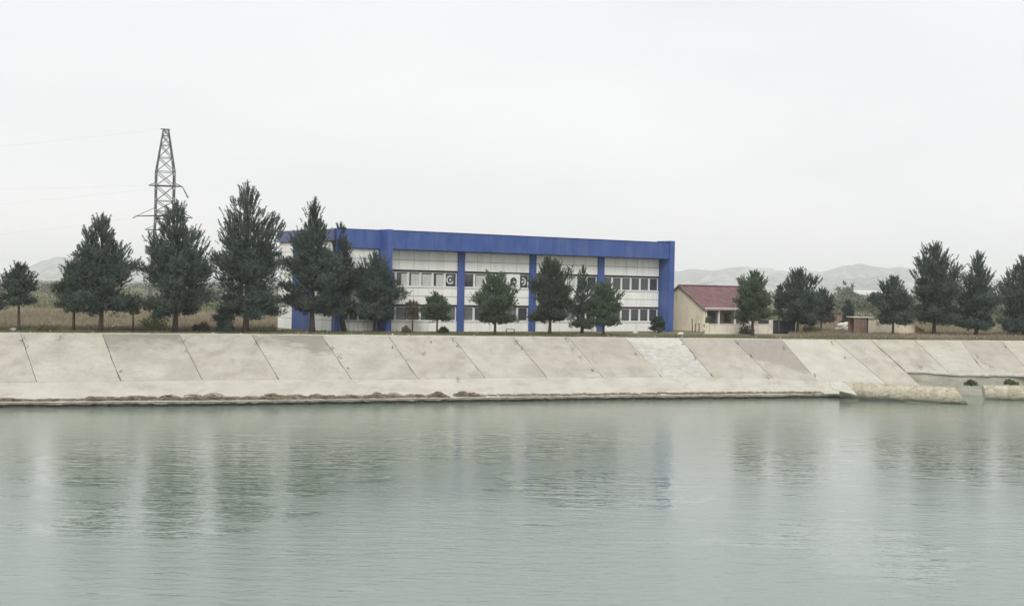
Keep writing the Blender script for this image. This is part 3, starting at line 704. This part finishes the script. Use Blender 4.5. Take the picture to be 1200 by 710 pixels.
# ------------------------------------------------------------ vegetation
def unit(a): return a/np.maximum(np.linalg.norm(a, axis=1, keepdims=True), 1e-9)
def tufts(pos, dr, ln, per, nl, nw_, rng):
    n_ = len(pos); t_ = rng.random((n_, per))
    base = pos[:,None,:] + dr[:,None,:]*(ln[:,None]*t_)[:,:,None]
    rnd_ = rng.normal(size=(n_, per, 3)); dn = unit((dr[:,None,:]*.75 + rnd_*.55).reshape(-1,3)); base = base.reshape(-1,3)
    side = unit(np.cross(dn, rng.normal(size=dn.shape))); l_ = (nl*rng.uniform(.6,1.25,(len(dn),1)))*np.ones((1,1)); w_ = nw_*rng.uniform(.7,1.3,(len(dn),1))
    return np.stack([base-side*w_, base+side*w_, base+dn*l_], axis=1)
def pine(x, ytop, ybase, wpx, ycb, label, seed, mt='pine', back=0.0, gap=.5, lean=0.0, dens=1.0, tip=1.0, trunkw=1.0, cat='tree', group='pine trees along the canal', offc=0.0, dx0=0.0, taper=.90):
    rng = np.random.default_rng(seed); rnd = random.Random(seed)
    q = P(x, ybase, GZ); D = q.y; H = (ybase-ytop)*D/F; R = wpx/2*D/F; TS = min(1, max(.38, R/2.0)); H -= .45*TS;  zc = (ybase-ycb)*D/F + (.45 if H > 4.5 else .1); Hc = H-zc
    root = empty('pine_tree', Vector((q.x, q.y, GZ-.05)), 0); tag(root, label, cat, group)
    tr = MB(); r0 = (.016*H+.04)*trunkw
    tp = []; ox, oy = rnd.gauss(0,.10)*H*.06, rnd.gauss(0,.1)*H*.06
    def axis(z): s = z/H; return Vector((lean*H*s + ox*math.sin(s*4)+dx0*min(1, z/max(zc,.1)), oy*math.sin(s*3), z))
    for k in range(9): z = H*.97*k/8; tp.append(axis(z))
    tr.tube(tp, [r0*(1.25 if k == 0 else 1)*(1-.93*k/8)+.012 for k in range(9)], 7)
    PS, DS, LS, BS = [], [], [], []
    nl_ = int((26 + Hc*5.5)*1.0); lob = [rnd.uniform(0, 6.28) for _ in range(4)]
    for i in range(nl_):
        s = (i+rnd.random())/nl_; s = s**1.05*.975
        prof = (min(1, .70+s*2.6))*(1-max(0, s-.12)/.88)**taper if s > .02 else .70
        L_ = R*prof*rnd.uniform(.62, 1.12)*(1 if rnd.random() > .12 else 1.14) + .10
        if s > .6: L_ = L_*rnd.choice([.55,.8,1.0,1.2])
        z0 = zc + Hc*s*.93 - (0.05*Hc if s < .15 else 0)
        az = i*2.39996 + rnd.uniform(-.4,.4); L_ *= 1+.11*math.sin(az*2+lob[0]+s*5)+.08*math.sin(az*3+lob[1]-s*9); el = math.radians(rnd.uniform(5, 28) + 38*s)
        if s < .12: el = math.radians(rnd.uniform(-14, 12))
        a0 = axis(z0); hd = Vector((math.cos(az), math.sin(az), 0)); pts = []
        if s > .75: el = math.radians(rnd.uniform(48, 72)); 
        for k in range(5):
            t_ = k/4; pts.append(a0 + hd*L_*t_*math.cos(el*.8) + Vector((0,0,1))*L_*(math.sin(el)*t_ + .18*t_*t_*(1 if s > .12 else .2)))
        tr.tube(pts, [max(.012, r0*.30*(1-s*.75)*(1-.85*k/4)) for k in range(5)], 4, False)
        airy = s > .34 + .16*rnd.random() and gap > .35
        ns = int((7 + 9.5*L_*L_**.5*1.9)*dens*(1.45-gap*s*1.05)*(.36 if airy else 1.25))
        for _ in range(ns):
            t_ = rnd.uniform(.18, 1.0)**.8; k = min(3, int(t_*4)); f_ = t_*4-k
            c = pts[k].lerp(pts[k+1], f_); spread = L_*.24*(1.15-.75*t_) + .06
            o_ = Vector((rnd.gauss(0,1), rnd.gauss(0,1), rnd.gauss(0,.62)))*spread*.75
            d_ = (hd*(.55) + Vector((0,0,.75+.5*s)) + o_.normalized()*.55*(1 if s < .8 else .4)).normalized()
            if airy:
                d_ = (d_ + Vector((0,0,.7)) + hd*.2).normalized()
                BS.append((tuple(c+o_*1.15), tuple(d_), rnd.uniform(.50,.95)*TS))
            else: PS.append(c+o_); DS.append(d_); LS.append(rnd.uniform(.22,.52)*TS)
    for k in range(int(10*tip)):      # leader
        s = .9+.1*k/(10*tip); PS.append(axis(H*s)); DS.append(Vector((rnd.gauss(0,.16), rnd.gauss(0,.16), 1)).normalized()); LS.append(.3)
    pos = np.array([tuple(p) for p in PS]); dr = np.array([tuple(p) for p in DS]); ln = np.array(LS)
    V = tufts(pos, dr, ln, 15, .20*TS**.5, .024, rng)
    # darker inner mass: broader sprays nearer the axis
    keep = rng.random(len(pos)) < .42
    pin = pos[keep].copy(); ax_ = np.array([tuple(axis(z)) for z in pin[:,2]]); pin[:,:2] = ax_[:,:2] + (pin[:,:2]-ax_[:,:2])*.72
    V2 = tufts(pin, dr[keep], ln[keep], 7, .30*TS, .05*TS, rng)
    parts_ = [V, V2]
    if BS: parts_.append(tufts(np.array([b_[0] for b_ in BS]), np.array([b_[1] for b_ in BS]), np.array([b_[2] for b_ in BS]), 46, .18, .030, rng))
    V = np.concatenate(parts_)
    V = V[V[:,:,2].min(axis=1) > .1]
    link('crown', tri_mesh('crown', V, M[mt]), root)
    tr.build('trunk', M['bark'], root, smooth=True)
    return root
T = [
 (-30,322,388,56,366,'pine mostly outside the frame beyond the left edge','pine',1),
 (22,309,388,40,361,'small round pine on a thin stem at the far left of the row','pine',1),
 (118,246,389.5,84,364,'broad pine whose top is just left of the pylon','pine',1),
 (86,305,387,46,366,'short pine whose crown merges into the left side of a broader one','pine_b',1),
 (205,229,390,92,366,'dark broad pine standing right before the lattice pylon','pine',1),
 (288,207,390,92,366,'tallest pine with an airy forked top left of the building','pine',1),
 (366,228,390,76,366,'pine with a thin spire rising above the left end of the blue fascia','pine',1),
 (404,257,389,42,366,'pine with a thin curved trunk hard against the spired one','pine_c',1),
 (439,292,389.5,58,374,'dark pine covering the bay left of the first tall blue fin','pine',1),
 (580,321,393,52,381,'round green pine before the bay with the white fan panel','pine_b',1),
 (644,302,393,58,377,'grey green pine covering the second blue pilaster','pine_c',1),
 (707,331,393.5,40,379,'small dense green pine covering the lower part of the third blue pilaster','pine_b',1),
 (882,314,393.5,50,376,'pine before the right end of the maroon roof','pine_b',1),
 (934,312,391.5,58,380,'broad dark pine right of the cream garden wall','pine',1),
 (962,337,389,34,379,'low grey pine tucked behind the right side of a broad dark one','pine_c',1),
 (1046,321,394,50,381,'small leaning pine before the cream wall of the ruined shed','pine',1),
 (1094,280,393.5,72,378,'tallest pine of the right hand group','pine',1),
 (1144,290,394.5,52,385,'slim pointed pine between the two largest right hand pines','pine',1),
 (1199,297,394.5,64,387,'wide pine cut off by the right edge of the frame','pine',1),
]
for i, (x, yt, yb, w_, ycb, lab, mt, d_) in enumerate(T):
    kw = dict(gap=.5)
    if x == 288: kw = dict(gap=.7, taper=.80)
    if x == 366: kw = dict(gap=.5, taper=1.05, tip=2)
    if x in (580, 707, 644): kw = dict(gap=.45, taper=.62, dens=1.15)
    if x == 404: kw = dict(taper=.8, dx0=-.5)
    if x in (1094, 1199): kw = dict(gap=.6, taper=.66)
    if x in (22,): kw = dict(gap=.4, taper=.7)
    pine(x, yt, yb, w_, ycb, lab, 100+i, mt, **kw)
# spindly conifer with open top
pine(682, 309, 390.5, 34, 386, 'spindly open conifer between two round pines before the building', 200, 'pine', taper=1.0, gap=.9, dens=.75, tip=2)
pine(994, 350, 383, 11, 378, 'narrow dark bush like conifer behind the rubble heap', 201, 'pine', taper=.4, gap=.1, dens=3, group='small trees in the field')
pine(512, 348, 391.5, 29, 374, 'little round lollipop tree before the lower windows of the first bay', 202, 'pine_b', taper=.35, gap=.1, dens=1.5, tip=.3, group='small trees before the building')
pine(483, 354, 389.5, 15, 372, 'sparse dying sapling before the lower windows next to the first fin', 203, 'shrub_d', taper=.6, gap=.8, dens=.9, tip=.3, group='small trees before the building')
pine(771, 371, 390, 17, 386, 'small dark bush like pine at the foot of the right hand fin', 204, 'pine', taper=.6, gap=.2, dens=2, tip=.3, group='small trees before the building')
pine(156, 352, 388, 11, 368, 'thin pale sapling between the two broad left pines', 205, 'shrub_y', taper=.6, gap=.8, dens=.7, group='small trees in the field')
pine(263, 360, 390, 19, 388, 'dark bush at the foot of the tallest pine', 206, 'pine', taper=.5, gap=.2, dens=2, tip=.3, group='bushes on the verge')
pine(913, 332, 391, 8, 372, 'very narrow cypress top between two pines right of the maroon roof', 207, 'pine', taper=.5, gap=.1, dens=2, group='small trees in the field')
def bush(x, yb, wpx, hpx, lab, seed, mt='shrub', z=GZ, n_=260, leaf=.09, cat='bush', D=None):
    rng = np.random.default_rng(seed); q = P(x, yb, z); k = q.y/F; R = wpx/2*k; H = hpx*k
    root = empty('bush', Vector((q.x, q.y, z-.03))); tag(root, lab, cat)
    p = rng.normal(size=(n_,3)); p = unit(p)*(rng.random((n_,1))**.5); p[:,0] *= R; p[:,1] *= R; p[:,2] = np.abs(p[:,2])*H*.95+.05
    lump = 1+.3*np.sin(p[:,0]*5+seed)*np.cos(p[:,1]*4); p[:,2] *= lump
    d_ = unit(p*np.array([1,1,.8])+np.array([0,0,.4])+rng.normal(size=p.shape)*.3)
    V = tufts(p, d_, np.full(n_, .14), 9, leaf*1.6, leaf*.35, rng); V = V[V[:,:,2].min(axis=1) > -.02]
    link('foliage', tri_mesh('foliage', V, M[mt]), root)
    st = MB()
    for _ in range(5):
        a_ = rng.random()*6.28; st.tube([(0,0,0),(R*.5*math.cos(a_), R*.5*math.sin(a_), H*.6)], [.03,.012], 5)
    st.build('stem', M['bark'], root); return root
bush(179, 387, 34, 18, 'yellow green bush between the two left pines', 1, 'shrub_y', n_=420)
bush(520, 391, 12, 6, 'low dark green bush right of the little round tree', 2)
bush(476, 390, 10, 6, 'low brownish bush at the foot of the sparse sapling', 3, 'shrub_d')
bush(874, 391.5, 18, 12, 'dark ragged shrub before the low cream garden wall', 4, 'pine_b', n_=200)
bush(829, 389.5, 8, 26, 'tall ragged climbing shrub at the corner of the bungalow', 5, 'shrub', n_=200)
bush(840, 382, 17, 26, 'dark shrub growing under the bungalow veranda eave', 6, 'pine_b', n_=300)
bush(951, 390, 22, 10, 'dusty grey green shrub right of the dark container', 7, 'shrub')
bush(1190, 392, 20, 10, 'green shrub at the foot of the pine cut by the frame', 17, 'shrub')
bush(52, 388, 26, 6, 'low tan weed clump right of the leftmost pine', 18, 'shrub_d')
bush(236, 388, 22, 9, 'tan brush clump between two of the left pines', 19, 'shrub_d')
bush(1138, 452, 16, 5, 'dark green plant growing on the platform wall by the pipe end', 8, 'pine_b', z=1.0, n_=150)
bush(1185, 451, 17, 5, 'bright green plant growing above the second pipe', 9, 'shrub', z=1.1, n_=150)
# grass on the verge
def blades(name, n_, place, h0, h1, w0, mt, seed, label):
    rng = np.random.default_rng(seed); B = place(rng, n_); hh = rng.uniform(h0, h1, (n_,1)); a_ = rng.random(n_)*6.283
    s = np.stack([np.cos(a_), np.sin(a_), 0*a_], 1)*w0*rng.uniform(.6,1.4,(n_,1)); tp = B + np.concatenate([rng.normal(size=(n_,2))*hh*.35, hh], 1)
    o = link(name, tri_mesh(name, np.stack([B-s, B+s, tp], 1), M[mt])); tag(o, label, 'grass', kind='stuff'); return o
def near_verge(rng, n_):
    x = rng.uniform(-120, 1320, n_); d = rng.random(n_)**1.6*11
    out_ = []
    tops = np.array([tuple(top_pt(v)) for v in np.linspace(-120, 1320, 145)]); idx = (x+120)/10
    i0 = np.clip(idx.astype(int), 0, 143); fr = (idx-i0)[:,None]; p = tops[i0]*(1-fr)+tops[i0+1]*fr
    p[:,1] += .42 + d; p[:,0] *= (p[:,1])/(p[:,1]-d); p[:,2] = GZ-.03
    keep = (np.sin(p[:,0]*.9)+np.sin(p[:,0]*.37+1)+np.sin(p[:,0]*2.3+p[:,1])+rng.normal(size=n_)*1.2) > -1.2
    p[~keep,2] -= .12
    return p
blades('verge_grass', 60000, near_verge, .06, .26, .03, 'grass', 11, 'rough olive and tan grass along the top of the bank')
def field(rng, n_):
    px = rng.uniform(-60, 1260, n_)
    bl = (px > 325) & (px < 925); px[bl] = np.where(rng.random(bl.sum()) < .5, rng.uniform(-60, 322, bl.sum()), rng.uniform(925, 1260, bl.sum()))
    D = np.interp(px, [0,1200], [112,137]) + 6 + 110*rng.random(n_)**1.5
    X = (px-600)/F*D; return np.stack([X, D, np.full(n_, GZ-.04)], 1)
blades('field_weeds', 90000, field, .12, .5, .045, 'dry', 12, 'dry tan weeds covering the fields behind the pines')
def field2(rng, n_):
    px = rng.uniform(-80, 1280, n_); D = 215 + 700*rng.random(n_)**1.7; X = (px-600)/F*D
    return np.stack([X, D+X*.1, np.full(n_, GZ-.04)], 1)
blades('green_field', 60000, field2, .3, .9, .14, 'fieldgreen', 13, 'dull green low crop on the far part of the plain')
# far scrub, hedges and tree belts
def clumps(name, spec, mt, seed, label):
    rng = np.random.default_rng(seed); Vs_ = []
    for (x0, x1, D0, D1, cnt, hh, ww) in spec:
        px = rng.uniform(x0, x1, cnt); D = rng.uniform(D0, D1, cnt); X = (px-600)/F*D
        for x, y in zip(X, D):
            h_ = hh*rng.uniform(.5, 1.3); w_ = ww*rng.uniform(.6, 1.3); k = 34
            p = unit(rng.normal(size=(k,3)))*rng.random((k,1))**.4; p[:,2] = np.abs(p[:,2])
            p = p*np.array([w_, w_, h_])+np.array([x, y, GZ-.1])
            Vs_.append(tufts(p, unit(rng.normal(size=(k,3))+np.array([0,0,.5])), np.full(k, h_*.1), 5, h_*.28, h_*.07, rng))
    o = link(name, tri_mesh(name, np.concatenate(Vs_), M[mt])); tag(o, label, 'scrub', kind='stuff'); return o
clumps('far_scrub', [(-100,420,210,520,110,1.3,2.4),(-100,420,520,1300,240,2.6,6),(780,1300,230,420,60,1.5,2.6),(930,1300,330,900,260,2.6,5.5),(780,1300,900,2200,260,4.5,13),(-100,420,1300,2400,160,4,14)], 'farveg', 31, 'grey green scrub and hedges on the plain below the hills')
clumps('far_tree_belt', [(985,1004,700,760,12,7.0,5),(1010,1034,620,700,10,3.5,5),(1095,1300,500,900,60,4.2,6)], 'farveg', 32, 'dim far trees in the haze right of the bungalow')
# weeds and dirt lodged in the joints and hollows of the slabs
def joint_weeds():
    rng = np.random.default_rng(41); V = []
    spots = [(26,399,.5),(31,408,.4),(70,397,.9),(213,402,.8),(218,412,.5),(390,408,.6),(398,419,.5),(408,432,.3),(531,399,.5),(536,406,.3),(605,401,.6),(612,409,.3),(664,398,.6),(671,407,.6),(680,419,.5),(694,434,.3),(801,404,.4),(815,420,.4),(834,440,.3),(864,402,.4),(880,417,.4),(900,442,.5),(1034,412,.6),(1041,418,.5),(1052,427,.4),(1078,430,.9),(1145,418,.6),(1152,425,.8),(1163,431,.8),(1178,407,.4),(497,415,.6),(536,445,.5),(505,402,.3),(142,436,.4),(975,402,.5),(990,420,.3),(918,408,.4),(955,440,.4),(300,402,.5),(460,407,.3),(745,415,.3)]
    for (px, py, r_) in spots:
        a, c = top_pt(px), (led_pt(px) if px < 1030 else bot2(px)); lo, hi = 0, 1
        for _ in range(24):
            m_ = (lo+hi)/2
            if proj(a.lerp(c, m_))[1] < py: lo = m_
            else: hi = m_
        q_ = a.lerp(c, lo); k = int(20*r_)+4
        p = rng.normal(size=(k,3))*np.array([r_*.16, r_*.55, .015]); p[:,2] += .03 - p[:,1]*(-.33)
        p += np.array(tuple(q_)); d_ = unit(rng.normal(size=(k,3))*np.array([1,1,.4])+np.array([0,0,.35]))
        V.append(tufts(p, d_, np.full(k, .04), 6, .07, .018, rng))
    o = link('joint_weeds', tri_mesh('joint_weeds', np.concatenate(V), M['reed'])); tag(o, 'small dry weeds and dirt lodged in the joints of the bank slabs', 'weeds', kind='stuff')
joint_weeds()
# small stones strewn on the verge
def stones():
    rnd = random.Random(15); m_ = MB()
    for _ in range(160):
        x = rnd.uniform(-40, 1240); p = top_pt(x); d = rnd.uniform(.6, 7); r_ = rnd.choice([.04,.06,.06,.11]); c = Vector((p.x*(p.y+d)/p.y, p.y+d, GZ+r_*.2)); n0 = len(m_.v)
        for (dx, dy, dz) in ((1,0,0),(0,1,0),(-1,0,0),(0,-1,0),(0,0,.8),(0,0,-.6)): m_.v.append((c.x+dx*r_*rnd.uniform(.7,1.5), c.y+dy*r_*rnd.uniform(.7,1.4), c.z+dz*r_))
        for a_, b_ in ((0,1),(1,2),(2,3),(3,0)): m_.f += [(n0+a_, n0+b_, n0+4), (n0+b_, n0+a_, n0+5)]
    o = m_.build('verge_stones', M['rock']); tag(o, 'scattered small pale stones on the verge above the bank', 'stones', kind='stuff')
stones()
# dried reed debris on the ledge
def debris():
    rnd = random.Random(77); m_ = MB()
    humps = [(2,22,.25),(22,75,.07),(75,100,.05),(104,120,.30),(124,148,.24),(150,172,.42),(172,186,.2),(186,215,.26),(216,240,.36),(240,265,.42),(262,300,.18),(305,332,.38),(332,362,.26),(362,392,.34),(392,420,.2),(420,470,.30),(470,505,.16),(508,520,.4),(535,560,.42),(560,700,.05),(700,960,.06),(-120,0,.2)]
    for (x0, x1, h_) in humps:
        cnt = int((x1-x0)*(6 if h_ > .1 else 2.5))
        for _ in range(cnt):
            x = rnd.uniform(x0, x1); s = (x-x0)/(x1-x0); hh = h_*1.05*(.25+abs(math.sin(x*.31)*math.sin(x*.13+1)))*math.sin(PI*s)**.5*rnd.uniform(.1,1)**1.3
            p = led_pt(x); q = apron_in(x); d = q-p; d.z = 0; L_ = d.length; d.normalize(); e = Vector((d.y, -d.x, 0))
            c = p + d*rnd.uniform(.35, L_*1.25) + Vector((0,0,.06+hh*.8)); ln = rnd.uniform(.3, 1.5); curv = rnd.uniform(-.15,.3)
            pts = [c + e*ln*(k/3-.5) + Vector((0,0,curv*math.sin(PI*k/3)*.5 + rnd.gauss(0,.03)*(k in (0,3)) - .10*abs(k/3-.5)*2)) + d*rnd.gauss(0,.05) for k in range(4)]
            m_.tube(pts, rnd.uniform(.018,.04), 3, False)
    o = m_.build('reed_debris', M['reed']); tag(o, 'dried brown reeds washed up along the ledge of the bank', 'debris', kind='stuff')
debris()

# ------------------------------------------------------------ lattice pylon and wires
q = PD(191.5, 330, 247); py_ = empty('lattice_pylon', Vector((q.x, q.y, GZ-.1)), math.radians(19)); tag(py_, 'tall steel lattice pylon rising behind a dark broad pine', 'pylon')
hz = lambda y: (330.2-y)*247/F + (EYE-GZ)
z0, z1, z2 = hz(256), hz(201), hz(151.5); s2 = 1.50
def corner(k, z):
    sx_, sy_ = ((-1,-1),(1,-1),(1,1),(-1,1))[k]
    h_ = s2 if z <= z1 else s2*(1-(z-z1)/(z2-z1)*.72)
    if z < z0: h_ = s2*(1+.55*(z0-z)/z0)
    return Vector((sx_*h_, sy_*h_, z))
for k in range(4): MB().tube([corner(k, 0), corner(k, z0), corner(k, z1), corner(k, z2)], .10, 4).build('leg', M['steel'], py_)
br = MB(); lv = [0, z0*.28, z0*.52, z0*.75, z0, z0*.84+z1*.16,  (z0*.62+z1*.38), (z0*.3+z1*.7), z1, z1+(z2-z1)*.33, z1+(z2-z1)*.62, z1+(z2-z1)*.85, z2]
for a_, c_ in zip(lv, lv[1:]):
    for k in range(4):
        k2 = (k+1) % 4; br.tube([corner(k, a_), corner(k2, c_)], .062, 4, False); br.tube([corner(k2, a_), corner(k, c_)], .062, 4, False); br.tube([corner(k, c_), corner(k2, c_)], .05, 4, False)
br.build('bracing', M['steel'], py_)
zc_ = hz(217.5)
def arm(z, xl, xr, dz, h_):
    m_ = MB()
    for sy_ in (-1, 1):
        m_.tube([(xl, 0, z+dz), (-s2, sy_*s2*.6, z), (s2, sy_*s2*.6, z), (xr, 0, z+dz)], .075, 4)
        m_.tube([(xl, 0, z+dz), (-s2, sy_*s2*.8, z+h_)], .045, 4); m_.tube([(xr, 0, z+dz), (s2, sy_*s2*.8, z+h_)], .045, 4)
    for k in range(7): t_ = k/6; x = -s2+2*s2*t_; m_.tube([(x, -s2*.6, z), (x, s2*.6, z)], .06, 4)
    for k in range(1, 4):
        t_ = k/4
        for xx in (xl, xr): x = xx+(math.copysign(s2, xx)-xx)*t_; m_.tube([(x, -s2*.6*t_, z+dz*(1-t_)), (x, s2*.6*t_, z+dz*(1-t_))], .04, 4)
    m_.build('crossarm', M['steel'], py_)
arm(zc_, -2.7, 2.9, 0, .55); arm(hz(252.5), -4.7, 4.7, -.2, 1.4); arm(hz(269), -3.2, 3.2, 0, .8)
MB().tube([(-.9,0,z2+.05),(.7,0,z2+.05)], .09, 4).build('crossarm', M['steel'], py_)
ins = MB().tube([(2.9,0,zc_-.02),(3.9,0,zc_-1.9)], [.08,.13], 6); ins.build('insulator', M['steel'], py_)
MB().tube([(-4.7,0,hz(252.5)-.2),(-5.2,0,hz(252.5)-.55)], [.08,.12], 6).build('insulator', M['steel'], py_)
c19, s19 = math.cos(math.radians(19)), math.sin(math.radians(19))
def wire(lx, lz, x_end, y_end, D_end, lab, sag=1.5):
    a_ = Vector((q.x+lx*c19, q.y+lx*s19, GZ-.1+lz)); c_ = PD(x_end, y_end, D_end); pts = []
    for k in range(17):
        t_ = k/16; p = a_.lerp(c_, t_); p.z -= sag*4*t_*(1-t_); pts.append(p)
    o = MB().tube([p-a_ for p in pts], .0045, 4, False).build('power_line', M['wire'], None, loc=a_); tag(o, lab, 'wire', 'power lines from the pylon')
wire(-.9, z2, -600, 215, 230, 'topmost faint power line leaving the pylon tip to the left', 1.0)
wire(-2.7, zc_, -600, 219, 230, 'faint level power line from the upper crossarm to the left', .8)
wire(-2.2, zc_-.6, -600, 275, 200, 'faint falling power line below the level one to the left', 1)
wire(-5.2, hz(252.5)-.55, -600, 318, 200, 'lowest faint power line from the long crossarm to the left', 1.2)

# ------------------------------------------------------------ haze
hz_ = MB().box(-5200, -140, -4, 5200, 6900, 92); hm = bpy.data.materials.new('haze_air'); hm.use_nodes = True; t = hm.node_tree
t.nodes.clear(); ov = t.nodes.new('ShaderNodeOutputMaterial'); pv = t.nodes.new('ShaderNodeVolumePrincipled')
pv.inputs['Color'].default_value = (.95,.98,1,1); pv.inputs['Density'].default_value = .00021; pv.inputs['Anisotropy'].default_value = 0
t.links.new(pv.outputs[0], ov.inputs['Volume'])
ho = hz_.build('haze', hm); tag(ho, kind='stuff'); ho['label'] = 'thin pale haze filling the air over the plain'
